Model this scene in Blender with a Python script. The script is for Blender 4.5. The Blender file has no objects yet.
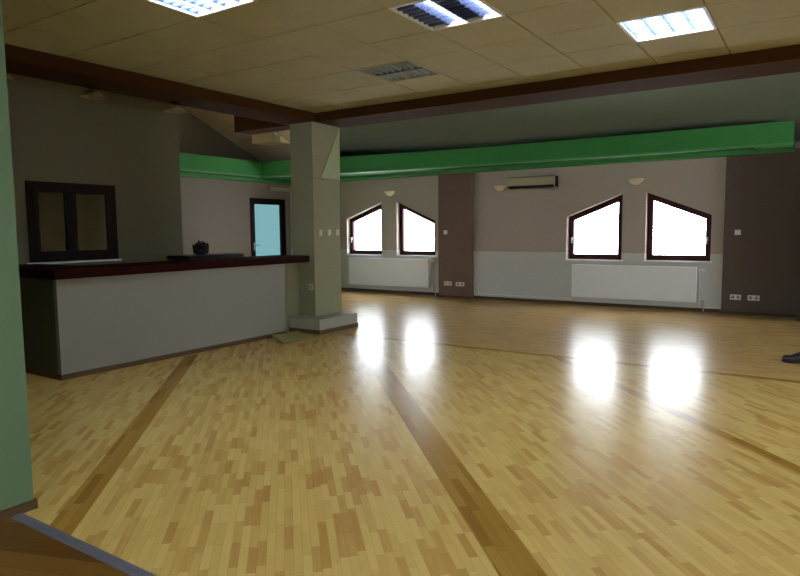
import bpy, bmesh, math, random
from mathutils import Vector, Matrix
from mathutils.geometry import tessellate_polygon
random.seed(7)
scn = bpy.context.scene
COL = scn.collection
PI = math.pi

# ------------------------------------------------------------------ materials
def lin(c):
    return tuple(((v/255)/12.92 if v/255 <= .04045 else ((v/255+.055)/1.055)**2.4) for v in c)

def mat(name, rgb, rough=.6, metal=0., spec=.5, noise=0., nscale=6., bump=0., bscale=60., coat=0.):
    m = bpy.data.materials.new(name); m.use_nodes = True
    nt = m.node_tree; b = nt.nodes['Principled BSDF']
    c = lin(rgb)
    b.inputs['Base Color'].default_value = (*c, 1)
    b.inputs['Roughness'].default_value = rough
    b.inputs['Metallic'].default_value = metal
    b.inputs['Specular IOR Level'].default_value = spec
    if coat:
        b.inputs['Coat Weight'].default_value = coat; b.inputs['Coat Roughness'].default_value = .12
    if noise or bump:
        tc = nt.nodes.new('ShaderNodeTexCoord')
    if noise:
        n = nt.nodes.new('ShaderNodeTexNoise'); n.inputs['Scale'].default_value = nscale; n.inputs['Detail'].default_value = 5
        nt.links.new(tc.outputs['Object'], n.inputs['Vector'])
        r = nt.nodes.new('ShaderNodeValToRGB')
        r.color_ramp.elements[0].position = .3; r.color_ramp.elements[1].position = .7
        r.color_ramp.elements[0].color = (*[v*(1-noise) for v in c], 1)
        r.color_ramp.elements[1].color = (*[min(1, v*(1+noise)) for v in c], 1)
        nt.links.new(n.outputs['Fac'], r.inputs['Fac']); nt.links.new(r.outputs['Color'], b.inputs['Base Color'])
    if bump:
        n2 = nt.nodes.new('ShaderNodeTexNoise'); n2.inputs['Scale'].default_value = bscale; n2.inputs['Detail'].default_value = 4
        nt.links.new(tc.outputs['Object'], n2.inputs['Vector'])
        bp = nt.nodes.new('ShaderNodeBump'); bp.inputs['Strength'].default_value = bump; bp.inputs['Distance'].default_value = .01
        nt.links.new(n2.outputs['Fac'], bp.inputs['Height']); nt.links.new(bp.outputs['Normal'], b.inputs['Normal'])
    return m

def emit(name, rgb, s):
    m = bpy.data.materials.new(name); m.use_nodes = True
    b = m.node_tree.nodes['Principled BSDF']
    b.inputs['Base Color'].default_value = (.9, .9, .9, 1)
    b.inputs['Emission Color'].default_value = (*lin(rgb), 1); b.inputs['Emission Strength'].default_value = s
    return m

def glass(name, tint=(1, 1, 1), refl=1.0, tints=None):
    m = bpy.data.materials.new(name); m.use_nodes = True
    nt = m.node_tree; nt.nodes.clear()
    out = nt.nodes.new('ShaderNodeOutputMaterial'); mix = nt.nodes.new('ShaderNodeMixShader')
    lw = nt.nodes.new('ShaderNodeLayerWeight'); lw.inputs['Blend'].default_value = .5
    pw = nt.nodes.new('ShaderNodeMath'); pw.operation = 'POWER'; pw.inputs[1].default_value = 4.5
    fr = nt.nodes.new('ShaderNodeMath'); fr.operation = 'MULTIPLY_ADD'; fr.inputs[1].default_value = .9; fr.inputs[2].default_value = .03
    nt.links.new(lw.outputs['Facing'], pw.inputs[0]); nt.links.new(pw.outputs[0], fr.inputs[0])
    tr = nt.nodes.new('ShaderNodeBsdfTransparent'); tr.inputs['Color'].default_value = (*tint, 1)
    gl = nt.nodes.new('ShaderNodeBsdfGlossy'); gl.inputs['Roughness'].default_value = .03
    nt.links.new(fr.outputs[0], mix.inputs[0]); nt.links.new(tr.outputs[0], mix.inputs[1]); nt.links.new(gl.outputs[0], mix.inputs[2])
    nt.links.new(mix.outputs[0], out.inputs[0])
    return m

def split_colour(name, low, high, z, rough=.7, axis=2):
    """a material in two colours, changing cleanly at z along the axis"""
    m = mat(name, low, rough, bump=.15, bscale=90)
    nt = m.node_tree; b = nt.nodes['Principled BSDF']
    g = nt.nodes.new('ShaderNodeNewGeometry'); s = nt.nodes.new('ShaderNodeSeparateXYZ')
    nt.links.new(g.outputs['Position'], s.inputs[0])
    gt = nt.nodes.new('ShaderNodeMath'); gt.operation = 'GREATER_THAN'; gt.inputs[1].default_value = z
    nt.links.new(s.outputs[axis], gt.inputs[0])
    mx = nt.nodes.new('ShaderNodeMix'); mx.data_type = 'RGBA'
    mx.inputs['A'].default_value = (*lin(low), 1); mx.inputs['B'].default_value = (*lin(high), 1)
    nt.links.new(gt.outputs[0], mx.inputs['Factor']); nt.links.new(mx.outputs['Result'], b.inputs['Base Color'])
    return m

def parquet(name, angle, c_lo, c_mid, c_hi, length=.34, width=.058, rough=.27, coat=.05, coat_rough=.1):
    """strip parquet: short staves of varied tone laid along a direction, varnished"""
    m = bpy.data.materials.new(name); m.use_nodes = True
    nt = m.node_tree; N = nt.nodes.new; L = nt.links.new; b = nt.nodes['Principled BSDF']
    g = N('ShaderNodeNewGeometry'); mp = N('ShaderNodeMapping'); mp.vector_type = 'POINT'
    mp.inputs['Rotation'].default_value = (0, 0, -angle)
    L(g.outputs['Position'], mp.inputs['Vector'])
    sp = N('ShaderNodeSeparateXYZ'); L(mp.outputs[0], sp.inputs[0])
    def math_(op, a, bb=None):
        n = N('ShaderNodeMath'); n.operation = op
        for i, v in enumerate((a, bb)):
            if v is None: continue
            if isinstance(v, (int, float)): n.inputs[i].default_value = v
            else: L(v, n.inputs[i])
        return n.outputs[0]
    row = math_('FLOOR', math_('DIVIDE', sp.outputs[1], width))
    wn1 = N('ShaderNodeTexWhiteNoise'); wn1.noise_dimensions = '1D'; L(row, wn1.inputs['W'])
    ushift = math_('ADD', math_('DIVIDE', sp.outputs[0], length), math_('MULTIPLY', wn1.outputs['Value'], 7.3))
    colx = math_('FLOOR', ushift)
    cb = N('ShaderNodeCombineXYZ'); L(colx, cb.inputs[0]); L(row, cb.inputs[1])
    wn = N('ShaderNodeTexWhiteNoise'); wn.noise_dimensions = '2D'; L(cb.outputs[0], wn.inputs['Vector'])
    # grain along the stave
    mg = N('ShaderNodeMapping'); mg.inputs['Scale'].default_value = (3, 55, 1); L(mp.outputs[0], mg.inputs['Vector'])
    ng = N('ShaderNodeTexNoise'); ng.inputs['Scale'].default_value = 1; ng.inputs['Detail'].default_value = 4; L(mg.outputs[0], ng.inputs['Vector'])
    nb = N('ShaderNodeTexNoise'); nb.inputs['Scale'].default_value = .55; nb.inputs['Detail'].default_value = 3; L(g.outputs['Position'], nb.inputs['Vector'])
    fac = math_('ADD', math_('ADD', math_('MULTIPLY', wn.outputs['Value'], .72), math_('MULTIPLY', ng.outputs['Fac'], .32)),
                math_('MULTIPLY', math_('SUBTRACT', nb.outputs['Fac'], .5), .5))
    r = N('ShaderNodeValToRGB'); e = r.color_ramp.elements
    e[0].position = .06; e[0].color = (*lin(c_lo), 1); e[1].position = 1.0; e[1].color = (*lin(c_hi), 1)
    k = r.color_ramp.elements.new(.36); k.color = (*lin(c_mid), 1)
    L(fac, r.inputs['Fac'])
    # thin joints
    fx = math_('FRACT', ushift); fy = math_('FRACT', math_('DIVIDE', sp.outputs[1], width))
    jy = math_('LESS_THAN', fy, .045); jx = math_('LESS_THAN', fx, .01)
    j = math_('MAXIMUM', jx, jy)
    mx = N('ShaderNodeMix'); mx.data_type = 'RGBA'; L(math_('MULTIPLY', j, .28), mx.inputs['Factor'])
    L(r.outputs['Color'], mx.inputs['A']); mx.inputs['B'].default_value = (*lin((70, 46, 22)), 1)
    L(mx.outputs['Result'], b.inputs['Base Color'])
    b.inputs['Roughness'].default_value = rough
    b.inputs['Coat Weight'].default_value = coat; b.inputs['Coat Roughness'].default_value = coat_rough
    b.inputs['Specular IOR Level'].default_value = .07
    # each stave sits a hair differently, so reflections break up
    hb = math_('ADD', math_('MULTIPLY', wn.outputs['Value'], .25), math_('MULTIPLY', nb.outputs['Fac'], .6))
    bp = N('ShaderNodeBump'); bp.inputs['Strength'].default_value = .08; bp.inputs['Distance'].default_value = .004
    L(hb, bp.inputs['Height']); L(bp.outputs['Normal'], b.inputs['Normal']); L(bp.outputs['Normal'], b.inputs['Coat Normal'])
    return m

M = {}
TH = math.radians(43.5)                       # staves run along (-sin, cos)
DIAG = TH + PI/2
M['floor'] = parquet('parquet_hall', DIAG, (180, 134, 68), (204, 169, 94), (220, 189, 113), .22, .04)
M['floor_far'] = parquet('parquet_window_bay', 0.0, (184, 139, 82), (203, 164, 102), (216, 180, 118), .22, .04)
M['floor_entry'] = parquet('laminate_entry', 0.35, (88, 56, 20), (112, 76, 30), (130, 92, 40), .9, .12, .35, .3)
M['band'] = parquet('parquet_dark_band', DIAG, (140, 98, 38), (160, 120, 50), (176, 137, 62), .42, .05)
M['wall'] = split_colour('wall_paint_shaded_top', (144, 133, 122), (112, 104, 82), 2.95, .75)  # upper part darkened, the attic's shade put into the colour
M['wall_far'] = split_colour('wall_paint_window_side', (208, 208, 203), (182, 169, 156), .98)  # lighter below the line, darker and warmer above
M['wall_bar'] = mat('wall_paint_bar', (120, 113, 84), .75, bump=.12, bscale=90)
M['green_wall'] = mat('pale_green_paint', (97, 122, 90), .7, bump=.12, bscale=90)
M['taupe'] = mat('taupe_paint', (118, 94, 80), .75, bump=.12, bscale=90)
M['taupe_shaded'] = mat('shaded_taupe_paint', (94, 80, 68), .75, bump=.12, bscale=90)  # the pilaster taupe again, darkened to stand for weaker light
M['gable'] = split_colour('gable_paint', (88, 76, 64), (170, 168, 158), 2.6)  # two-tone wall, its lower taupe darkened with shade in the colour
M['column'] = mat('column_paint', (141, 138, 104), .7, bump=.1, bscale=90)
M['plinth'] = mat('plinth_paint', (158, 157, 138), .7)
M['column_pale'] = mat('column_pale_paint', (166, 172, 130), .7)
M['beam'] = mat('beam_paint', (66, 40, 17), .85, spec=.05, bump=.1)
M['attic'] = split_colour('attic_paint_lit_end', (236, 216, 188), (108, 120, 102), -8.9, .8, axis=0)  # paler left end stands for light falling on the slope
M['green'] = mat('cornice_green', (52, 138, 60), .55)
M['green_shaded'] = mat('cornice_groove_shaded', (34, 92, 40), .6)  # cornice green darkened, the groove's shade put into the colour
M['green_lip'] = mat('cornice_lip_green', (86, 152, 90), .5)
M['tile'] = mat('ceiling_tile', (168, 158, 113), .85, noise=.05, nscale=3, bump=.25, bscale=160)
M['tilebar'] = mat('ceiling_groove', (140, 130, 92), .8)
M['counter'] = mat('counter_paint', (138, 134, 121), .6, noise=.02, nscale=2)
M['counter_end'] = mat('counter_end_shaded', (84, 80, 60), .65)  # counter paint with the end panel's shade in the colour
M['worktop'] = mat('dark_mahogany', (42, 10, 4), .6, spec=.04, noise=.25, nscale=9)
M['black_top'] = mat('black_worktop', (16, 15, 14), .4)
M['skirt'] = mat('skirting_wood', (84, 58, 26), .6, noise=.15, nscale=12)
M['frame'] = mat('window_wood', (62, 20, 22), .55, spec=.2, noise=.15, nscale=15)
M['frame_dark'] = mat('hatch_wood', (32, 16, 12), .6, spec=.15, noise=.15, nscale=15)
M['white'] = mat('white_enamel', (226, 226, 222), .4)
M['rad'] = mat('radiator_enamel', (242, 246, 246), .4)
M['radgrille'] = mat('radiator_grille', (150, 152, 150), .5)
M['plastic'] = mat('white_plastic', (226, 222, 210), .4)
M['cream'] = mat('cream_plastic', (200, 190, 158), .45)
M['hole'] = mat('dark_recess', (24, 22, 20), .7)
M['ac'] = mat('air_conditioner_case', (180, 172, 140), .45)
M['metal'] = mat('brushed_metal', (170, 170, 165), .3, metal=.9)
M['thresh'] = mat('threshold_metal', (118, 116, 128), .45, metal=.35, noise=.1)
M['reflector'] = mat('lamp_reflector', (60, 68, 94), .3, metal=.2)
M['housing'] = mat('lamp_housing', (205, 200, 185), .5)
M['dull'] = mat('unlit_reflector', (110, 100, 66), .5, metal=.2)
M['tube_on'] = emit('lit_tube', (228, 240, 255), 74)
M['tube_off'] = mat('unlit_tube', (200, 200, 195), .3)
M['louvre'] = mat('lamp_louvre', (120, 140, 190), .4, metal=.3)
M['vent'] = mat('vent_metal', (84, 80, 54), .5, metal=.2)
M['ventdark'] = mat('vent_dark', (38, 36, 26), .8)
M['card'] = mat('cardboard', (158, 148, 92), .8, noise=.12, nscale=8)
M['bag'] = mat('black_cloth', (18, 20, 14), .85, noise=.3, nscale=30)
M['leather'] = mat('dark_leather', (36, 24, 24), .35)
M['sole'] = mat('shoe_sole', (24, 18, 16), .6)
M['lampglass'] = mat('cream_glass', (240, 228, 188), .35)
M['shade'] = mat('spot_shade', (150, 136, 92), .6)
M['glass'] = glass('window_glass')
M['glass_teal'] = glass('teal_door_glass', (.11, .152, .155))
M['glass_hatch'] = glass('hatch_glass', (.5, .5, .42))

# ------------------------------------------------------------------ mesh helpers
def box(bm, x0, x1, y0, y1, z0, z1, bev=0., mi=0):
    t = bmesh.new()
    bmesh.ops.create_cube(t, size=1)
    for v in t.verts:
        v.co = Vector(((x0+x1)/2+v.co.x*(x1-x0), (y0+y1)/2+v.co.y*(y1-y0), (z0+z1)/2+v.co.z*(z1-z0)))
    if bev:
        bmesh.ops.bevel(t, geom=t.edges[:], offset=bev, segments=2, affect='EDGES', profile=.6)
    merge(bm, t, mi)

def merge(bm, t, mi=0, mtx=None):
    if mtx is not None: bmesh.ops.transform(t, matrix=mtx, verts=t.verts[:])
    vm = {v: bm.verts.new(v.co) for v in t.verts}
    for f in t.faces:
        try:
            nf = bm.faces.new([vm[v] for v in f.verts]); nf.material_index = mi; nf.smooth = f.smooth
        except ValueError: pass
    t.free()

def prism(bm, loops, place, d0, d1, mi=0):
    """extrude a polygon (outer loop, then holes) between depths d0 and d1; place(u, v, d) gives the point"""
    tris = tessellate_polygon([[Vector((u, v, 0)) for u, v in l] for l in loops])
    flat = [p for l in loops for p in l]
    A = [bm.verts.new(place(u, v, d0)) for u, v in flat]; B = [bm.verts.new(place(u, v, d1)) for u, v in flat]
    for t in tris:
        for S, o in ((A, t), (B, t[::-1])):
            try: bm.faces.new([S[i] for i in o]).material_index = mi
            except ValueError: pass
    k = 0
    for l in loops:
        n = len(l)
        for i in range(n):
            a, b = k+i, k+(i+1) % n
            bm.faces.new([A[a], A[b], B[b], B[a]]).material_index = mi
        k += n

def tube(bm, pts, r, seg=12, mi=0, caps=True):
    pts = [Vector(p) for p in pts]; rings = []
    rr = r if isinstance(r, (list, tuple)) else [r]*len(pts)
    up = None
    for i, p in enumerate(pts):
        d = (pts[min(i+1, len(pts)-1)]-pts[max(i-1, 0)]).normalized()
        if up is None: up = d.orthogonal().normalized()
        up = (up-d*up.dot(d)).normalized(); s = d.cross(up)
        rings.append([bm.verts.new(p+rr[i]*(math.cos(2*PI*k/seg)*up+math.sin(2*PI*k/seg)*s)) for k in range(seg)])
    for a, b in zip(rings, rings[1:]):
        for k in range(seg):
            f = bm.faces.new([a[k], a[(k+1) % seg], b[(k+1) % seg], b[k]]); f.smooth = True; f.material_index = mi
    if caps:
        bm.faces.new(rings[0][::-1]).material_index = mi; bm.faces.new(rings[-1]).material_index = mi

def lathe(bm, prof, c, a0=0., a1=2*PI, seg=28, mi=0, axis='z'):
    c = Vector(c); full = abs(a1-a0-2*PI) < 1e-6
    n = seg if full else seg+1; cols = []
    for k in range(n):
        a = a0+(a1-a0)*k/seg; col = []
        for r, h in prof:
            if axis == 'z': p = Vector((r*math.cos(a), r*math.sin(a), h))
            elif axis == 'y': p = Vector((r*math.cos(a), h, r*math.sin(a)))
            else: p = Vector((h, r*math.cos(a), r*math.sin(a)))
            col.append(bm.verts.new(c+p))
        cols.append(col)
    for k in range(seg):
        a, b = cols[k], cols[(k+1) % n]
        for i in range(len(prof)-1):
            try: f = bm.faces.new([a[i], b[i], b[i+1], a[i+1]]); f.smooth = True; f.material_index = mi
            except ValueError: pass

def obj(name, bm, m, parent=None, label=None):
    bmesh.ops.remove_doubles(bm, verts=bm.verts[:], dist=1e-6)
    bmesh.ops.recalc_face_normals(bm, faces=bm.faces[:])
    me = bpy.data.meshes.new(name); bm.to_mesh(me); bm.free()
    for mm in (m if isinstance(m, (list, tuple)) else [m]): me.materials.append(M[mm])
    o = bpy.data.objects.new(name, me); COL.objects.link(o)
    if parent is not None:
        o.parent = parent
        o.matrix_parent_inverse = Matrix.Translation(parent.location).inverted()
    if label: o['label'] = label
    return o

def quick(name, m, parent, *boxes, bev=0., label=None):
    bm = bmesh.new()
    for b in boxes: box(bm, *b, bev=bev)
    return obj(name, bm, m, parent, label)

def struct(o): o['kind'] = 'structure'; return o

def empty(name, loc):
    o = bpy.data.objects.new(name, None); COL.objects.link(o); o.location = loc; o.empty_display_size = .1
    return o

def thing(name, label, cat, loc, group=None):
    o = empty(name, loc); return tag(o, label, cat, group)

def tag(o, label, cat, group=None):
    o['label'] = label; o['category'] = cat
    if group: o['group'] = group
    return o

def SB(name, m, *boxes, bev=0.):
    return struct(quick(name, m, None, *boxes, bev=bev))

# ------------------------------------------------------------------ room dimensions
ZC = 3.083            # suspended ceiling
ZB = 2.96             # underside of the beams
XB = -5.985           # hall side face of the left beam
YB = 6.975            # hall side face of the front beam
YL, YR = 11.98, 11.82 # far wall, left and right sections
XW = -11.2            # far left wall
XE = 4.5              # right wall of the hall (outside the photo)
XG = -.21             # gable wall by the window bay

# ------------------------------------------------------------------ floor
bm = bmesh.new()
def quad(bm, x0, x1, y0, y1, z, mi=0):
    bm.faces.new([bm.verts.new(p) for p in ((x0, y0, z), (x1, y0, z), (x1, y1, z), (x0, y1, z))]).material_index = mi
quad(bm, XW-.2, XE+.2, 1.50, 6.86, 0, 0)
quad(bm, XW-.2, XE+.2, 6.86, 12.4, 0, 1)
quad(bm, -7.6, XE+.2, -3.2, 1.50, 0, 2)
bmesh.ops.remove_doubles(bm, verts=bm.verts[:], dist=1e-5)
r = bmesh.ops.extrude_face_region(bm, geom=bm.faces[:])
for v in r['geom']:
    if isinstance(v, bmesh.types.BMVert): v.co.z -= .12
struct(obj('floor', bm, ['floor', 'floor_far', 'floor_entry']))

# dark inlaid bands, along the diagonal, and one across in line with the beam
dv = Vector((-math.sin(TH), math.cos(TH))); nv = Vector((math.cos(TH), math.sin(TH)))
def clip_poly(poly, fn):
    out = []
    for i, p in enumerate(poly):
        q = poly[(i+1) % len(poly)]; a, b = fn(p), fn(q)
        if a >= 0: out.append(p)
        if (a >= 0) != (b >= 0): out.append(p+(q-p)*(a/(a-b)))
    return out
for n0, n1 in ((-1.185, -1.045), (.84, 1.035), (2.915, 3.01)):
    p = [nv*n0+dv*-6, nv*n1+dv*-6, nv*n1+dv*14, nv*n0+dv*14]
    for fn in (lambda q: q.y-1.56, lambda q: 6.80-q.y, lambda q: q.x+6.05, lambda q: XE-q.x):
        p = clip_poly(p, fn)
    if len(p) < 3: continue
    bm = bmesh.new()
    prism(bm, [[(q.x, q.y) for q in p]], lambda u, v, d: (u, v, d), -.004, .0006)
    struct(obj('trim_1', bm, 'band'))
SB('trim_2', 'band', (-5.45, XE, 6.80, 6.91, -.004, .0006))
# metal strip in the opening
bm = bmesh.new()
prism(bm, [[(1.50, 0), (1.505, .004), (1.53, .007), (1.555, .004), (1.56, 0)]], lambda u, v, d: (d, u, v), -3.375, 3.2)
struct(obj('trim_3', bm, 'thresh'))

# ------------------------------------------------------------------ far wall with pentagon windows
def wall_xz(name, outer, holes, y0, y1, m):
    bm = bmesh.new(); prism(bm, [outer]+holes, lambda u, v, d: (u, d, v), y0, y1)
    return struct(obj(name, bm, m))
W = []     # x0, x1, sill, top at x0, top at x1, frame plane y, handle side
W.append((-9.385, -8.375, .865, 1.700, 2.062, YL+.13, -1))
W.append((-7.965, -6.955, .865, 2.070, 1.622, YL+.13, 1))
W.append((-3.990, -2.970, .850, 1.650, 2.055, YR+.13, -1))
W.append((-2.565, -1.510, .855, 2.057, 1.640, YR+.13, 1))
pent = lambda w: [(w[0], w[2]), (w[1], w[2]), (w[1], w[4]), (w[0], w[3])]
wall_xz('wall_far_left', [(XW-.2, 0), (-6.72, 0), (-6.72, 2.95), (XW-.2, 2.95)], [pent(W[0]), pent(W[1])], YL, YL+.36, 'wall_far')
wall_xz('wall_far_right', [(-6.72, 0), (XG, 0), (XG, 2.95), (-6.72, 2.95)], [pent(W[2]), pent(W[3])], YR, YR+.52, 'wall_far')
SB('wall_pilaster', 'taupe', (-6.72, -5.945, 11.70, 11.99, 0, 2.64))
SB('wall_pilaster', 'taupe_shaded', (-1.31, XG, 11.735, 11.82, 0, 2.64))

def inset(poly, d):
    n = len(poly); out = []
    for i in range(n):
        p0, p1, p2 = Vector(poly[i-1]), Vector(poly[i]), Vector(poly[(i+1) % n])
        a = (p1-p0).normalized(); b = (p2-p1).normalized()
        na = Vector((-a.y, a.x)); nb = Vector((-b.y, b.x))
        k = (na+nb)/(1+na.dot(nb)); out.append(tuple(p1+k*d))
    return out
for i, w in enumerate(W):
    P = pent(w); yw = w[5]
    root = struct(empty('window_%d' % (i+1), ((w[0]+w[1])/2, yw, w[2])))
    pl = lambda u, v, d: (u, d, v)
    bm = bmesh.new(); prism(bm, [inset(P, .001), inset(P, .052)], pl, yw, yw+.07); obj('window_frame', bm, 'frame', root)
    bm = bmesh.new(); prism(bm, [inset(P, .045), inset(P, .098)], pl, yw-.014, yw+.05)
    sash = obj('sash', bm, 'frame', root)
    bm = bmesh.new(); prism(bm, [inset(P, .095)], pl, yw+.018, yw+.024); obj('pane', bm, 'glass', root)
    hx = w[0]+.07 if w[6] < 0 else w[1]-.07
    bm = bmesh.new()
    box(bm, hx-.014, hx+.014, yw-.024, yw-.014, 1.20, 1.27, .003); box(bm, hx-.01, hx+.01, yw-.05, yw-.024, 1.235, 1.26, .003)
    box(bm, hx-.011, hx+.011, yw-.062, yw-.046, 1.15, 1.262, .005)
    obj('handle', bm, 'white', sash, 'white window handle')
    ywall = yw-.13
    quick('window_sill', 'white', root, (w[0]-.03, w[1]+.03, ywall-.035, yw+.01, w[2]-.026, w[2]-.002), bev=.004)

# gable wall to the right of the window bay: light above, taupe below
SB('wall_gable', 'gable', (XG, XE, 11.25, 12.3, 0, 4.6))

# ------------------------------------------------------------------ attic roof
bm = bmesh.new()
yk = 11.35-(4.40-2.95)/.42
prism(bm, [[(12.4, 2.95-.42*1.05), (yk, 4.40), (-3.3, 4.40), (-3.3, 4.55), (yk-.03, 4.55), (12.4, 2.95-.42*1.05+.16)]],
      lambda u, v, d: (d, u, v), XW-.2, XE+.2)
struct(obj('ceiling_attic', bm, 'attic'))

# ------------------------------------------------------------------ green cornice (boxed cove) round the attic
path_front = [(-.36, 11.0), (-5.6, 10.98), (-8.3, 10.60), (-10.4, 10.25), (-10.4, 3.2)]
path_back = [(-.36, YR-.01), (-5.6, YR-.01), (-8.3, YL-.01), (XW+.01, YL-.01), (XW+.01, 3.2)]
def lerp2(a, b, t): return (a[0]+(b[0]-a[0])*t, a[1]+(b[1]-a[1])*t)
def sweep(bm, t0, t1, z0, z1, mi=0):
    ins = [lerp2(a, b, t0) for a, b in zip(path_front, path_back)]
    outs = [lerp2(a, b, t1) for a, b in zip(path_front, path_back)]
    prism(bm, [ins+outs[::-1]], lambda u, v, d: (u, v, d), z0, z1, mi)
croot = struct(empty('cornice', (-5.6, 11.4, 2.6)))
bm = bmesh.new(); sweep(bm, 0, .06, 2.655, 2.965); obj('cornice_face', bm, 'green', croot)
bm = bmesh.new(); sweep(bm, -.02, .10, 2.625, 2.655); obj('cornice_lip', bm, 'green_lip', croot)
bm = bmesh.new(); sweep(bm, .06, .98, 2.66, 2.70); obj('cornice_soffit', bm, 'green_shaded', croot)
bm = bmesh.new(); sweep(bm, .72, 1.0, 2.585, 2.655)
box(bm, -.86, -.365, 11.03, 11.78, 2.60, 2.655); obj('cornice_wall_band', bm, 'green', croot)

# ------------------------------------------------------------------ other walls
def side_wall(name, xa, xb, y0, y1, holes, m, n0):
    bm = bmesh.new()
    prism(bm, [[(y0, 0), (y1, 0), (y1, 4.5), (y0, 4.5)]]+holes, lambda u, v, d: (d, u, v), xa, xb)
    struct(obj(name, bm, m))
    for i, h in enumerate(holes):
        if h[0][1] < .1: continue
        xc = (xa+xb)/2
        root = struct(empty('window_%d' % (n0+i), (xc, (h[0][0]+h[1][0])/2, h[0][1])))  # unseen window, added to let in more daylight
        bm = bmesh.new(); prism(bm, [inset(h, .001), inset(h, .07)], lambda u, v, d: (d, u, v), xc-.035, xc+.035); obj('window_frame', bm, 'frame', root)
        bm = bmesh.new(); prism(bm, [inset(h, .065)], lambda u, v, d: (d, u, v), xc-.003, xc+.003); obj('pane', bm, 'glass', root)
rect = lambda a, b, c, d: [(a, c), (b, c), (b, d), (a, d)]
side_wall('wall_left', XW-.2, XW, 1.45, 12.3, [rect(4.2, 5.2, .86, 2.05), rect(7.45, 8.25, .86, 2.05), rect(10.62, 11.80, .001, 2.22)], 'wall', 8)  # its two unseen windows are added to brighten the attic's left end
side_wall('wall_outer_right', XE, XE+.2, -3.2, 12.3, [rect(7.9, 9.5, .8, 2.3)], 'wall', 11)  # unseen window added to light the far wall
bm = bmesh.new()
holes = [[(.0, .6), (2.2, .6), (2.2, 2.4), (.0, 2.4)]]  # unseen window opening, added for daylight from behind the viewer
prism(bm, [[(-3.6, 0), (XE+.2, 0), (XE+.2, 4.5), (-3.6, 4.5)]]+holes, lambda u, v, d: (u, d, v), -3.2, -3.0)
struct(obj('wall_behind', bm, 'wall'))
for i, h in enumerate(holes):
    root = struct(empty('window_%d' % (i+6), ((h[0][0]+h[1][0])/2, -3.1, h[0][1])))
    bm = bmesh.new(); prism(bm, [inset(h, .001), inset(h, .07)], lambda u, v, d: (u, d, v), -3.13, -3.06); obj('window_frame', bm, 'frame', root)
    bm = bmesh.new(); prism(bm, [inset(h, .065)], lambda u, v, d: (u, d, v), -3.10, -3.094); obj('pane', bm, 'glass', root)
# pale green end of the entrance wall, and the partition it belongs to
SB('wall_entrance', 'green_wall', (-3.62, -3.38, -3.0, 1.622, 0, 3.30), (-7.6, -3.62, 1.45, 1.622, 0, 4.4))
SB('wall_bar_side', 'wall_bar', (XW-.2, -7.6, 1.45, 1.622, 0, 4.4))
SB('baseboard_entrance', 'skirt', (-3.38, -3.367, -3.0, 1.622, 0, .048), (-3.62, -3.367, 1.622, 1.635, 0, .048))

# bar back wall with a hatch window
HY0, HY1, HZ0, HZ1 = 3.775, 4.875, 1.10, 2.032
bm = bmesh.new()
prism(bm, [[(1.622, 0), (5.90, 0), (5.90, 4.4), (1.622, 4.4)], [(HY0, HZ0), (HY1, HZ0), (HY1, HZ1), (HY0, HZ1)]],
      lambda u, v, d: (d, u, v), -7.6, -7.78)
struct(obj('wall_bar', bm, 'wall_bar'))
root = struct(empty('window_5', (-7.6, (HY0+HY1)/2, HZ0)))
px = lambda u, v, d: (d, u, v)
bm = bmesh.new(); R0 = [(HY0, HZ0), (HY1, HZ0), (HY1, HZ1), (HY0, HZ1)]
prism(bm, [inset(R0, -.004), inset(R0, .062)], px, -7.585, -7.68); obj('window_frame', bm, 'frame_dark', root)
ym = 4.285
for a, b in ((HY0+.06, ym), (ym, HY1-.06)):
    S = [(a, HZ0+.06), (b, HZ0+.06), (b, HZ1-.06), (a, HZ1-.06)]
    bm = bmesh.new(); prism(bm, [inset(S, .001), inset(S, .062)], px, -7.572, -7.63); sash = obj('sash', bm, 'frame_dark', root)
    bm = bmesh.new(); prism(bm, [inset(S, .058)], px, -7.605, -7.612); obj('pane', bm, 'glass_hatch', root)
quick('handle', 'frame_dark', sash, (-7.572, -7.555, ym+.02, ym+.04, 1.5, 1.6), bev=.004)
quick('window_sill', 'white', root, (-7.6, -7.565, HY0-.04, HY1+.04, HZ0-.03, HZ0-.005), bev=.004)

# ------------------------------------------------------------------ glazed door in the far left wall
root = struct(empty('door_1', (XW, 11.21, 0)))
D0 = [(10.625, .004), (11.795, .004), (11.795, 2.215), (10.625, 2.215)]
bm = bmesh.new(); prism(bm, [D0, inset(D0, .07)], px, XW+.02, XW-.1); obj('door_frame', bm, 'frame_dark', root)
D1 = inset(D0, .065)
bm = bmesh.new(); prism(bm, [D1, inset(D1, .075)], px, XW+.005, XW-.06); leaf = obj('door_leaf', bm, 'frame_dark', root)
bm = bmesh.new(); prism(bm, [inset(D1, .07)], px, XW-.025, XW-.033); obj('pane', bm, 'glass_teal', root)
bm = bmesh.new(); box(bm, XW+.005, XW+.015, 10.70, 10.735, .98, 1.16, .004); tube(bm, [(XW+.01, 10.717, 1.1), (XW+.05, 10.717, 1.1), (XW+.055, 10.78, 1.1), (XW+.055, 10.84, 1.1)], .009, 8)
obj('handle', bm, 'metal', leaf)

# ------------------------------------------------------------------ beams and column
SB('beam', 'beam', (-6.52, XB, 1.622, YB+.005, ZB, ZC+.35))
SB('beam', 'beam', (-6.52, XE, YB, 7.58, ZB, ZC+.35))
SB('beam', 'beam', (-7.64, -6.52, YB, 7.3, ZB+.005, ZC+.22))
col = struct(empty('column', (-6.28, 7.2, 0)))
quick('shaft', 'column', col, (-6.42, -6.0, 6.90, 7.50, 0, ZB+.001), bev=.006)
bm = bmesh.new(); box(bm, -6.29, -5.72, 6.66, 7.52, .055, .205, .008)
obj('plinth', bm, 'plinth', col)
quick('plinth_skirting', 'skirt', col, (-6.29, -5.71, 6.65, 7.53, 0, .057), bev=.003)
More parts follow.
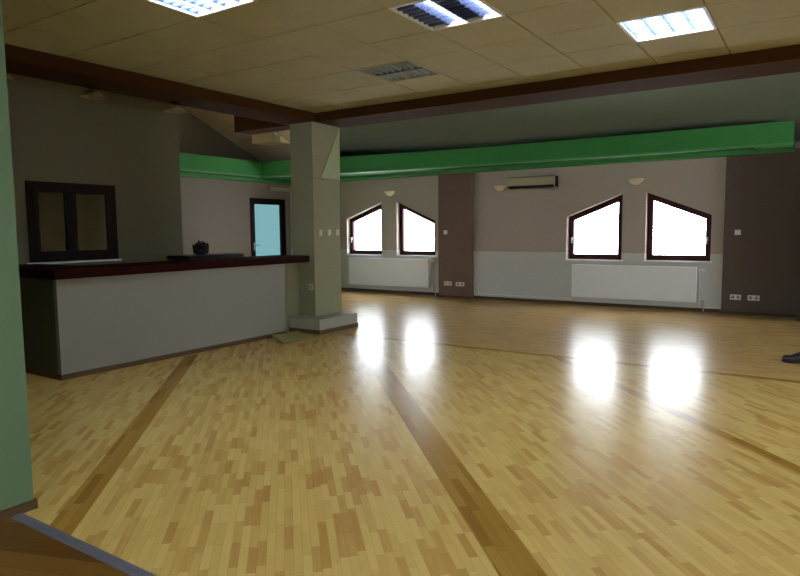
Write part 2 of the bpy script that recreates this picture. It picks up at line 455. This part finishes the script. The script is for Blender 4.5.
# thin pale triangle added high on the hall side, with a thin ledge under it
bm = bmesh.new()
prism(bm, [[(7.50, 2.94), (7.50, 2.19), (7.07, 2.19)]], lambda u, v, d: (d, u, v), -6.0, -5.988)
obj('pale_triangle', bm, 'column_pale', col, 'pale triangular patch')
quick('ledge', 'column', col, (-6.01, -5.983, 6.90, 7.505, 2.17, 2.187), bev=.003)

# ------------------------------------------------------------------ suspended ceiling in 0.66 m tiles
GX, GY, T = -4.075, 6.03, .66
vent_cell = (0, 0)
troffer_cells = {(0, 4): 'a', (2, 2): 'b', (4, 0): 'c', (7, 4): 'd', (7, 1): 'e', (4, 7): 'f'}  # d, e and f are added lights, out of view
bm = bmesh.new()
cx0 = math.floor((XB-GX)/T); cx1 = math.ceil((XE-GX)/T); cy1 = math.ceil((GY+3.0)/T)
for i in range(cx0, cx1):
    for j in range(-2, cy1):
        x0, x1 = max(XB, GX+i*T), min(XE, GX+(i+1)*T); y1, y0 = min(YB, GY-j*T), max(-3.0, GY-(j+1)*T)
        if x1-x0 < .03 or y1-y0 < .03 or (i, j) == vent_cell or (i, j) in troffer_cells: continue
        g = .006; o_ = [(x0, y0), (x1, y0), (x1, y1), (x0, y1)]; q = [(x0+g, y0+g), (x1-g, y0+g), (x1-g, y1-g), (x0+g, y1-g)]
        zt = ZC+random.uniform(-.0015, .0015)
        A = [bm.verts.new((u, v, ZC+.014)) for u, v in o_]; B = [bm.verts.new((u, v, zt)) for u, v in q]; Cc = [bm.verts.new((u, v, ZC+.014)) for u, v in q]
        bm.faces.new(B[::-1]).material_index = 0
        for k in range(4):
            bm.faces.new([A[k], A[(k+1) % 4], Cc[(k+1) % 4], Cc[k]]).material_index = 1
            bm.faces.new([Cc[k], Cc[(k+1) % 4], B[(k+1) % 4], B[k]]).material_index = 0
box(bm, XB-.0, XE, -3.0, YB, ZC+.20, ZC+.22, mi=1)
struct(obj('ceiling', bm, ['tile', 'tilebar']))

# ------------------------------------------------------------------ recessed fluorescent lights
def troffer(cell, label, lit):
    i, j = cell; x0, y0 = GX+i*T, GY-(j+1)*T; x1, y1 = x0+T, y0+T
    root = thing('ceiling_light', label, 'light', ((x0+x1)/2, (y0+y1)/2, ZC), 'recessed ceiling lights')
    bm = bmesh.new(); R_ = [(x0+.003, y0+.003), (x1-.003, y0+.003), (x1-.003, y1-.003), (x0+.003, y1-.003)]
    prism(bm, [R_, inset(R_, .022)], lambda u, v, d: (u, v, d), ZC-.004, ZC+.03)
    prism(bm, [inset(R_, .004), inset(R_, .012)], lambda u, v, d: (u, v, d), ZC+.03, ZC+.125)
    box(bm, x0+.006, x1-.006, y0+.006, y1-.006, ZC+.12, ZC+.13)
    obj('housing', bm, 'housing', root)
    p = (x1-x0-.05)/4
    for k in range(4):
        a = x0+.025+k*p; on = lit[k]
        bm = bmesh.new(); n = 8      # parabolic trough
        prof = []
        for s in range(n+1):
            u = s/n; prof.append((a+.004+u*(p-.008), ZC+.012+.082*(1-(2*u-1)**2)))
        prof2 = [(u, v+.004) for u, v in prof[::-1]]
        prism(bm, [prof+prof2], lambda u, v, d: (u, d, v), y0+.026, y1-.026)
        obj('reflector', bm, 'reflector' if on else 'dull', root, None if on else 'dull reflector of an unlit tube')
        bm = bmesh.new(); tube(bm, [(a+p/2, y0+.03, ZC+.05), (a+p/2, y1-.03, ZC+.05)], .017, 12)
        obj('tube', bm, 'tube_on' if on else 'tube_off', root, 'glowing tube' if on else 'unlit tube')
    bm = bmesh.new()
    for s in range(1, 8):
        y = y0+.026+(y1-y0-.052)*s/8
        box(bm, x0+.024, x1-.024, y-.003, y+.003, ZC+.001, ZC+.028)
    obj('louvre', bm, 'louvre' if all(lit) else 'reflector', root)
    return root
troffer((0, 4), 'lit ceiling light cut off by the top edge of the photo, nearest the left beam', (1, 1, 1, 1))
troffer((2, 2), 'half lit ceiling light with two bright tubes and two dark ones', (0, 1, 0, 1))
troffer((4, 0), 'fully lit ceiling light closest to the front beam, right of the half lit one', (1, 1, 1, 1))
troffer((7, 4), 'added unseen ceiling light beyond the right edge of the photo', (1, 1, 1, 1))  # this and the next two: unseen lights added to brighten the hall
troffer((7, 1), 'added unseen ceiling light beyond the right edge, by the front beam', (1, 1, 1, 1))
troffer((4, 7), 'added unseen ceiling light above the viewer, by the entrance strip', (1, 1, 1, 1))

# square air vent
i, j = vent_cell; x0, y0 = GX+i*T, GY-(j+1)*T; x1, y1 = x0+T, y0+T
root = thing('air_vent', 'square grey louvred air vent in the ceiling tiles by the front beam', 'vent', ((x0+x1)/2, (y0+y1)/2, ZC))
R_ = [(x0+.003, y0+.003), (x1-.003, y0+.003), (x1-.003, y1-.003), (x0+.003, y1-.003)]
bm = bmesh.new(); prism(bm, [R_, inset(R_, .014)], lambda u, v, d: (u, v, d), ZC-.005, ZC+.02); obj('vent_frame', bm, 'tile', root)
quick('duct', 'ventdark', root, (x0+.01, x1-.01, y0+.01, y1-.01, ZC+.07, ZC+.08))
bm = bmesh.new()
for s in range(8):
    xx = x0+.055+s*(T-.11)/7
    for sg in (0, 1):
        ya, yb = (y0+.016, (y0+y1)/2-.004) if sg == 0 else ((y0+y1)/2+.004, y1-.016)
        t = .014 if sg == 0 else .018
        vs = [bm.verts.new(p) for p in ((xx-t, ya, ZC-.002), (xx-t, yb, ZC-.002), (xx+t, yb, ZC+.035), (xx+t, ya, ZC+.008))]
        vs2 = [bm.verts.new(v.co+Vector((.003, 0, 0))) for v in vs]
        bm.faces.new(vs); bm.faces.new(vs2[::-1])
        for k in range(4): bm.faces.new([vs[k], vs[(k+1) % 4], vs2[(k+1) % 4], vs2[k]])
box(bm, x0+.03, x1-.03, (y0+y1)/2-.006, (y0+y1)/2+.006, ZC-.004, ZC+.03)
obj('blades', bm, 'vent', root)

# ------------------------------------------------------------------ bar counter
CX = -6.13
bar = thing('bar_counter', 'long white bar counter with a dark wooden top, running up to the column', 'counter', (-6.4, 5.0, 0))
Y0, Y1 = 3.275, 6.42
bm = bmesh.new(); box(bm, CX-.06, CX, Y0, Y1, .05, .99, .003); obj('front_panel', bm, 'counter', bar)
quick('infill_panel', 'column', bar, (-6.36, -6.30, Y1-.03, 6.895, 0, .99), label='olive painted infill panel beside the column')
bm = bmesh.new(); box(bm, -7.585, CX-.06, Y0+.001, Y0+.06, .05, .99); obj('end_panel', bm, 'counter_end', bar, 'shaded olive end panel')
bm = bmesh.new(); box(bm, -6.62, CX-.06, Y0+.06, Y1, .05, .08); box(bm, -6.62, CX-.06, Y0+.06, Y1, .55, .575); box(bm, -6.62, -6.60, Y0+.5, Y1, .05, .99)
obj('shelf_unit', bm, 'counter_end', bar)
bm = bmesh.new()
prism(bm, [[(-7.59, Y0-.05), (-6.05, Y0-.05), (-6.05, 6.72), (-6.09, 6.89), (-6.68, 6.89), (-6.68, 3.85), (-7.59, 3.85)]], lambda u, v, d: (u, v, d), .992, 1.082)
bmesh.ops.bevel(bm, geom=[e for e in bm.edges if len(e.link_faces) == 2 and e.calc_face_angle(0) > .5], offset=.007, segments=2, affect='EDGES')
obj('worktop', bm, 'worktop', bar, 'dark reddish brown wooden top')
quick('skirting', 'skirt', bar, (CX-.05, CX+.014, Y0-.012, Y1, 0, .05), (-7.585, CX-.05, Y0-.012, Y0+.02, 0, .05))

# back counter behind the bar, along the back wall
bc = thing('back_counter', 'black topped work counter behind the bar, against the hatch wall', 'counter', (-7.4, 5.9, 0))
quick('worktop', 'black_top', bc, (-7.598, -7.12, 5.62, 6.60, 1.055, 1.108), bev=.005)
quick('cabinet_body', 'counter_end', bc, (-7.56, -7.16, 5.66, 6.56, .08, 1.055))
quick('plinth', 'hole', bc, (-7.54, -7.20, 5.70, 6.52, 0, .08))
for k in range(2):
    d = quick('cabinet_door', 'counter_end', bc, (-7.16, -7.142, 5.665+k*.445, 5.665+k*.445+.44, .1, 1.04), bev=.003)
    quick('knob', 'metal', d, (-7.142, -7.125, 6.04+k*.445, 6.06+k*.445, .85, .92), bev=.003)

# crumpled dark bundle on the back counter
bm = bmesh.new(); bmesh.ops.create_icosphere(bm, subdivisions=4, radius=1)
from mathutils import noise as NZ
for v in bm.verts:
    p = v.co.copy(); n = NZ.noise(p*2.3)+.5*NZ.noise(p*5.1)
    s = max(abs(p.x), abs(p.y), abs(p.z))
    p = p*(.72+.28/s) if s > 0 else p
    q = Vector((p.x*.085, p.y*.115, p.z*.075+.075))
    if q.z > .08: q.z += .03*n+.08*max(0, NZ.noise(v.co*7+Vector((3, 1, 2))))
    q.x *= 1+.10*n; q.y *= 1+.10*n
    if q.z < .005: q.z = 0
    v.co = q+Vector((-7.34, 6.0, 1.108))
for f in bm.faces: f.smooth = True
bag = obj('bag', bm, 'bag'); tag(bag, 'small black crumpled bag standing on the counter behind the bar', 'bag')
bm = bmesh.new()
tube(bm, [(-7.34, 5.95, 1.235), (-7.335, 5.955, 1.275), (-7.335, 5.99, 1.296), (-7.335, 6.03, 1.292), (-7.34, 6.05, 1.25), (-7.34, 6.05, 1.225)], .007, 8)
obj('strap', bm, 'bag', bag)

# ------------------------------------------------------------------ radiators
def radiator(x0, x1, yw, z0, z1, label, px_):
    root = thing('radiator', label, 'radiator', ((x0+x1)/2, yw-.06, z0), 'white panel radiators under the windows')
    yf, yb = yw-.125, yw-.03
    bm = bmesh.new(); box(bm, x0, x1, yf, yf+.02, z0, z1, .007)
    obj('front_panel', bm, 'rad', root)
    bm = bmesh.new(); box(bm, x0+.005, x1-.005, yb-.018, yb, z0+.005, z1-.01, .006)
    n = int((x1-x0)/.035)
    for k in range(n):
        xx = x0+.02+k*(x1-x0-.04)/(n-1); box(bm, xx-.002, xx+.002, yf+.02, yb-.018, z0+.02, z1-.03)
    obj('convector', bm, 'radgrille', root)
    quick('side_cover', 'rad', root, (x0-.002, x0+.008, yf+.004, yb, z0+.004, z1+.004), bev=.003)
    quick('side_cover', 'rad', root, (x1-.008, x1+.002, yf+.004, yb, z0+.004, z1+.004), bev=.003)
    bm = bmesh.new()
    for yy in (yf+.018, yb-.012): box(bm, x0, x1, yy, yy+.012, z1-.008, z1+.004)
    m = int((x1-x0)/.06)
    for k in range(m+1):
        xx = x0+k*(x1-x0)/m; box(bm, xx-.006, xx+.006, yf+.02, yb-.008, z1-.006, z1+.002)
    obj('top_grille', bm, 'rad', root)
    for xx in (x0+.3, x1-.3): quick('bracket', 'radgrille', root, (xx-.015, xx+.015, yb-.002, yw-.001, z0+.06, z1-.06))
    ym_ = (yf+yb)/2
    bm = bmesh.new(); tube(bm, [(x1, ym_, z1-.05), (x1+.05, ym_, z1-.05)], .014, 12); lathe(bm, [(0, 0), (.021, 0), (.024, .03), (.022, .065), (.012, .075), (0, .075)], (x1+.045, ym_, z1-.05), axis='x', seg=16)
    valve = obj('valve', bm, 'plastic', root)
    bm = bmesh.new()
    tube(bm, [(x1+.04, ym_, z1-.055), (x1+.04, ym_, z1-.12), (x1+.04, yw-.03, z1-.2), (x1+.04, yw-.03, .075), (px_, yw-.03, .075)], .011, 10)
    obj('supply_pipe', bm, 'white', root)
    bm = bmesh.new(); tube(bm, [(x1, ym_, z0+.05), (x1+.10, ym_, z0+.05), (x1+.115, yw-.03, z0+.05), (x1+.115, yw-.03, .006)], .011, 10)
    obj('return_pipe', bm, 'white', root)
radiator(-9.25, -7.06, YL, .165, .79, 'white radiator under the left pair of windows, beside the column', -6.74)
radiator(-3.84, -1.70, YR, .155, .757, 'white radiator under the right pair of windows, near the right edge', -1.33)
bm = bmesh.new(); tube(bm, [(-5.92, YR-.02, .99), (-5.92, YR-.02, .12), (-5.90, YR-.02, .10), (-3.88, YR-.02, .10)], .014, 10)
pipe = obj('heating_pipe', bm, 'white'); tag(pipe, 'thin white heating pipe running low along the wall between pilaster and radiator', 'pipe')

# baseboards
SB('baseboard_far', 'skirt', (XW+.016, -6.72, YL-.016, YL, 0, .06), (-5.945, -1.31, YR-.014, YR, 0, .055), (-6.735, -5.93, 11.686, 11.70, 0, .05), (-1.325, XG, 11.72, 11.735, 0, .05))
SB('baseboard_left', 'skirt', (XW, XW+.016, 1.7, 10.62, 0, .06))

# ------------------------------------------------------------------ air conditioner on the far wall
x0, x1, z0, z1 = -5.13, -4.17, 2.19, 2.43
ac = thing('air_conditioner', 'cream air conditioner high on the far wall under the green cornice', 'air conditioner', ((x0+x1)/2, YR, z0))
bm = bmesh.new()
prof = [(YR-.001, z0+.02), (YR-.05, z0+.004), (YR-.13, z0+.03), (YR-.19, z0+.075), (YR-.195, z1-.03), (YR-.175, z1-.006), (YR-.12, z1), (YR-.001, z1)]
prism(bm, [prof], lambda u, v, d: (d, u, v), x0, x1)
obj('case', bm, 'ac', ac)
bm = bmesh.new()
vs = [(YR-.192, z0+.07), (YR-.125, z0+.026), (YR-.12, z0+.022), (YR-.193, z0+.05)]
prism(bm, [vs], lambda u, v, d: (d, u, v), x0+.03, x1-.03); obj('outlet_slot', bm, 'hole', ac, 'dark air outlet slot')
bm = bmesh.new(); prism(bm, [[(YR-.12, z0+.006), (YR-.215, z0-.012), (YR-.215, z0-.006), (YR-.12, z0+.014)]], lambda u, v, d: (d, u, v), x0+.02, x1-.02); obj('flap', bm, 'ac', ac)
quick('intake_grille', 'hole', ac, *[(x0+.03, x1-.03, YR-.165+.02*k, YR-.155+.02*k, z1-.001, z1+.002) for k in range(6)])
quick('side_shade', 'hole', ac, (x1-.002, x1+.012, YR-.17, YR-.02, z0+.03, z1-.01), bev=.004)  # dark strip standing for the shade on the right side

# ------------------------------------------------------------------ wall uplights
def uplight(x, yw, z, label):
    root = thing('wall_lamp', label, 'lamp', (x, yw, z), 'bowl wall lamps on the far wall')
    bm = bmesh.new()
    prof = [(.0, -.075), (.05, -.066), (.095, -.035), (.125, .005), (.138, .035), (.130, .035), (.118, .008), (.09, -.028), (.045, -.058), (0, -.066)]
    lathe(bm, prof, (x, yw-.001, z), PI, 2*PI, 20); obj('bowl', bm, 'lampglass', root)
    quick('bracket', 'cream', root, (x-.04, x+.04, yw-.02, yw, z-.05, z+.05), bev=.004)
    bm = bmesh.new(); tube(bm, [(x, yw-.05, z-.05), (x, yw-.05, z-.02)], .015, 10); tube(bm, [(x, yw-.05, z-.02), (x, yw-.05, z+.02)], [.022, .018], 10); obj('bulb', bm, 'tube_off', root)
uplight(-8.13, YL, 2.27, 'cream half bowl wall lamp above the left pair of windows')
uplight(-5.345, YR, 2.255, 'cream half bowl wall lamp beside the air conditioner')
uplight(-2.745, YR, 2.265, 'cream half bowl wall lamp above the right pair of windows')

# ------------------------------------------------------------------ sockets and switches
def plate(name, x, y, z, label, cat, gang, kind, grp, face='-y', w=.08):
    """a wall plate; face says which way it looks"""
    root = thing(name, label, cat, (x, y, z), grp)
    def place(bx):
        a, b, c0, c1, z_0, z_1 = bx      # a..b across, c0..c1 out of the wall
        return (x+a, x+b, y-c1, y-c0, z+z_0, z+z_1) if face == '-y' else (x+c0, x+c1, y+a, y+b, z+z_0, z+z_1)
    W_ = gang*w/2
    quick('plate', 'cream' if face == '+x' or gang == 1 and kind == 'socket' else 'plastic', root, place((-W_, W_, 0, .012, -.042, .042)), bev=.004)
    for k in range(gang):
        cx_ = -W_+w*(k+.5)
        if kind == 'switch':
            quick('rocker', 'cream' if face == '+x' else 'white', root, place((cx_-.024, cx_+.024, .012, .018, -.028, .028)), bev=.003)
        else:
            bm = bmesh.new()
            if face == '-y': lathe(bm, [(.0, -.013), (.026, -.013), (.029, -.0145), (.03, -.011)], (x+cx_, y, z), axis='y', seg=18)
            else: lathe(bm, [(.0, .013), (.026, .013), (.029, .0145), (.03, .011)], (x, y+cx_, z), axis='x', seg=18)
            cup = obj('socket_cup', bm, 'radgrille', root)
            for hh in (-.01, .01):
                quick('pin_hole', 'hole', cup, place((cx_+hh-.003, cx_+hh+.003, .0132, .0138, -.003, .003)))
    return root
yp = 11.70
plate('light_switch', -6.545, yp, 1.375, 'white light switch on the taupe pilaster between the window pairs', 'switch', 1, 'switch', None, w=.09)
plate('wall_socket', -6.49, yp, .30, 'double white socket low on the pilaster between the window pairs, nearer the radiator', 'socket', 2, 'socket', None, w=.09)
plate('wall_socket', -6.20, yp, .295, 'double white socket low on the pilaster between the window pairs, nearer the air conditioner', 'socket', 2, 'socket', None, w=.1)
yp = 11.735
plate('light_switch', -1.105, yp, 1.345, 'white light switch on the shaded taupe wall right of the windows', 'switch', 1, 'switch', None, w=.09)
plate('wall_socket', -1.10, yp, .28, 'double white socket low on the shaded taupe wall, closer to the windows', 'socket', 2, 'socket', None, w=.08)
plate('wall_socket', -.84, yp, .28, 'double white socket low on the shaded taupe wall, further from the windows', 'socket', 2, 'socket', None, w=.085)
for yy, lb in ((7.03, 'light switch on the column at the edge nearest the bar'), (7.23, 'middle light switch of the three on the column'), (7.42, 'light switch on the column at the edge nearest the windows')):
    plate('light_switch', -6.0, yy, 1.405, lb, 'switch', 1, 'switch', 'switches on the column', face='+x', w=.075)
plate('wall_socket', -6.075, 6.90, .63, 'small single socket low on the shaded side of the column', 'socket', 1, 'socket', None, w=.075)

# small boxes high in the far left corner
bx = thing('mounted_box', 'small beige box above the teal glazed door', 'box', (XW, 11.4, 2.42))
quick('case', 'ac', bx, (XW, XW+.09, 11.22, 11.92, 2.41, 2.50), bev=.006); quick('cover_strip', 'ac', bx, (XW+.09, XW+.098, 11.25, 11.89, 2.425, 2.485), bev=.003)
zs = lambda y: 2.95+.42*(11.35-y)
hb = thing('attic_box', 'beige box fixed to the sloped attic ceiling above the green cornice', 'box', (-10.05, 10.0, 3.4))
bm = bmesh.new()
prism(bm, [[(9.95, 3.32), (9.95, zs(9.95)-.001), (10.44, zs(10.44)-.001)]], lambda u, v, d: (d, u, v), -10.36, -9.70); obj('case', bm, 'lampglass', hb)  # case paler than its cap, a lit look put into the colour
quick('end_cap', 'ac', hb, (-9.70, -9.685, 9.94, 10.12, 3.315, 3.46), bev=.004)

# conical spot lamps under the left beam
for yy, lb in ((3.02, 'conical lamp under the left beam, right beside the pale green wall'), (3.92, 'conical lamp under the left beam, above the hatch window'), (4.93, 'conical lamp under the left beam, near the end of the hatch wall')):
    root = thing('spot_lamp', lb, 'lamp', (-6.40, yy, ZB), 'conical lamps under the left beam')
    bm = bmesh.new(); lathe(bm, [(0, 0), (.05, 0), (.05, -.015), (.012, -.02), (.012, -.05), (0, -.05)], (-6.40, yy, ZB)); obj('mount', bm, 'beam', root)
    bm = bmesh.new(); lathe(bm, [(.02, -.035), (.04, -.04), (.085, -.072), (.125, -.112), (.12, -.112), (.08, -.076), (.035, -.046), (.02, -.041)], (-6.40, yy, ZB)); obj('lamp_shade', bm, 'shade', root)
    bm = bmesh.new(); lathe(bm, [(0, -.045), (.03, -.05), (.042, -.08), (.03, -.108), (0, -.118)], (-6.40, yy, ZB)); obj('bulb', bm, 'shade', root)

# ------------------------------------------------------------------ loose things on the floor
bm = bmesh.new()
P4 = [Vector((-6.105, 6.10)), Vector((-5.62, 5.86)), Vector((-5.66, 6.46)), Vector((-6.12, 6.63))]
n = 10; top = []; botm = []
for a in range(n+1):
    rt = []; rb = []
    for b in range(n+1):
        u, v = a/n, b/n
        p = (P4[0]*(1-u)+P4[1]*u)*(1-v)+(P4[3]*(1-u)+P4[2]*u)*v
        z = .022+.020*(1-v)**2*(1-u)+.004*math.sin(5*u+2*v)
        rt.append(bm.verts.new((p.x, p.y, z))); rb.append(bm.verts.new((p.x, p.y, max(.0, z-.012) if (a, b) not in ((n, 0), (n, n), (0, n)) else 0)))
    top.append(rt); botm.append(rb)
for a in range(n):
    for b in range(n):
        bm.faces.new([top[a][b], top[a+1][b], top[a+1][b+1], top[a][b+1]]); bm.faces.new([botm[a][b], botm[a][b+1], botm[a+1][b+1], botm[a+1][b]])
edge = [(a, 0) for a in range(n)]+[(n, b) for b in range(n)]+[(a, n) for a in range(n, 0, -1)]+[(0, b) for b in range(n, 0, -1)]
for k in range(len(edge)):
    a, b = edge[k], edge[(k+1) % len(edge)]
    bm.faces.new([top[a[0]][a[1]], botm[a[0]][a[1]], botm[b[0]][b[1]], top[b[0]][b[1]]])
cb = obj('cardboard_sheet', bm, 'card'); tag(cb, 'flat tan cardboard sheet lying on the floor between bar and column', 'cardboard')

# dark shoe at the right edge of the photo
sh = thing('shoe', 'dark leather shoe on the floor at the right edge', 'shoe', (-.12, 8.15, 0))
def shoe_rings(zf):
    secs = [(0, .018), (.03, .042), (.08, .05), (.14, .047), (.20, .036), (.25, .037), (.285, .024)]
    return secs
bm = bmesh.new()
rings = []
for s, w in [(0, .012), (.02, .036), (.06, .05), (.11, .052), (.17, .042), (.22, .038), (.27, .036), (.295, .02)]:
    hgt = .045+.05*min(1, max(0, (s-.06)/.12)) if s > .01 else .03
    ring = []
    for k in range(14):
        a = 2*PI*k/14; yy = w*math.cos(a); zz = .028+(hgt-.01)*max(0, math.sin(a))-.008*max(0, -math.sin(a))
        ring.append(bm.verts.new((s, yy*(1-.25*max(0, math.sin(a))), zz)))
    rings.append(ring)
for a, b in zip(rings, rings[1:]):
    for k in range(14):
        f = bm.faces.new([a[k], a[(k+1) % 14], b[(k+1) % 14], b[k]]); f.smooth = True
bm.faces.new(rings[0]); bm.faces.new(rings[-1][::-1])
ROT = Matrix.Translation((-.27, 7.80, 0)) @ Matrix.Rotation(math.radians(12), 4, 'Z') @ Matrix.Scale(1.25, 4)
bmesh.ops.transform(bm, matrix=ROT, verts=bm.verts[:]); obj('upper', bm, 'leather', sh)
bm = bmesh.new()
outl = [(0, .008), (.02, .04), (.06, .054), (.11, .055), (.17, .044), (.22, .04), (.28, .036), (.3, .015)]
prism(bm, [[(s, w) for s, w in outl]+[(s, -w) for s, w in outl[::-1]]], lambda u, v, d: (u, v, d), 0, .024)
bmesh.ops.transform(bm, matrix=ROT, verts=bm.verts[:]); obj('sole', bm, 'sole', sh)
bm = bmesh.new()
for k in range(4):
    s = .10+.022*k; hgt = .045+.05*min(1, max(0, (s-.06)/.12))
    tube(bm, [(s, -.026, .022+hgt*.86), (s+.006, 0, .0225+hgt), (s, .026, .022+hgt*.86)], .0025, 6)
bmesh.ops.transform(bm, matrix=ROT, verts=bm.verts[:]); obj('laces', bm, 'sole', sh)

# ------------------------------------------------------------------ daylight, camera, view
w = bpy.data.worlds.new('World'); scn.world = w; w.use_nodes = True
bg = w.node_tree.nodes['Background']; bg.inputs['Color'].default_value = (.87, .94, 1.0, 1); bg.inputs['Strength'].default_value = 21.0

f, yaw, pit, rol = 634.47, *[math.radians(a) for a in (33.361, 5.260, .5203)]
fwd = Vector((-math.sin(yaw)*math.cos(pit), math.cos(yaw)*math.cos(pit), -math.sin(pit)))
rt = Vector((math.cos(yaw), math.sin(yaw), 0)); dn = fwd.cross(rt)
r2 = rt*math.cos(rol)+dn*math.sin(rol); d2 = -rt*math.sin(rol)+dn*math.cos(rol)
cam = bpy.data.objects.new('Camera', bpy.data.cameras.new('Camera')); COL.objects.link(cam)
cam.data.sensor_width = 36; cam.data.lens = f/800*36; cam.data.clip_start = .05; cam.data.clip_end = 100
mw = Matrix((r2, -d2, -fwd)).transposed().to_4x4(); mw.translation = (0, 0, 1.44); cam.matrix_world = mw
scn.camera = cam
scn.view_settings.view_transform = 'Standard'; scn.view_settings.look = 'None'
scn.view_settings.exposure = 0.0; scn.view_settings.gamma = 1.0; scn.view_settings.use_curve_mapping = False
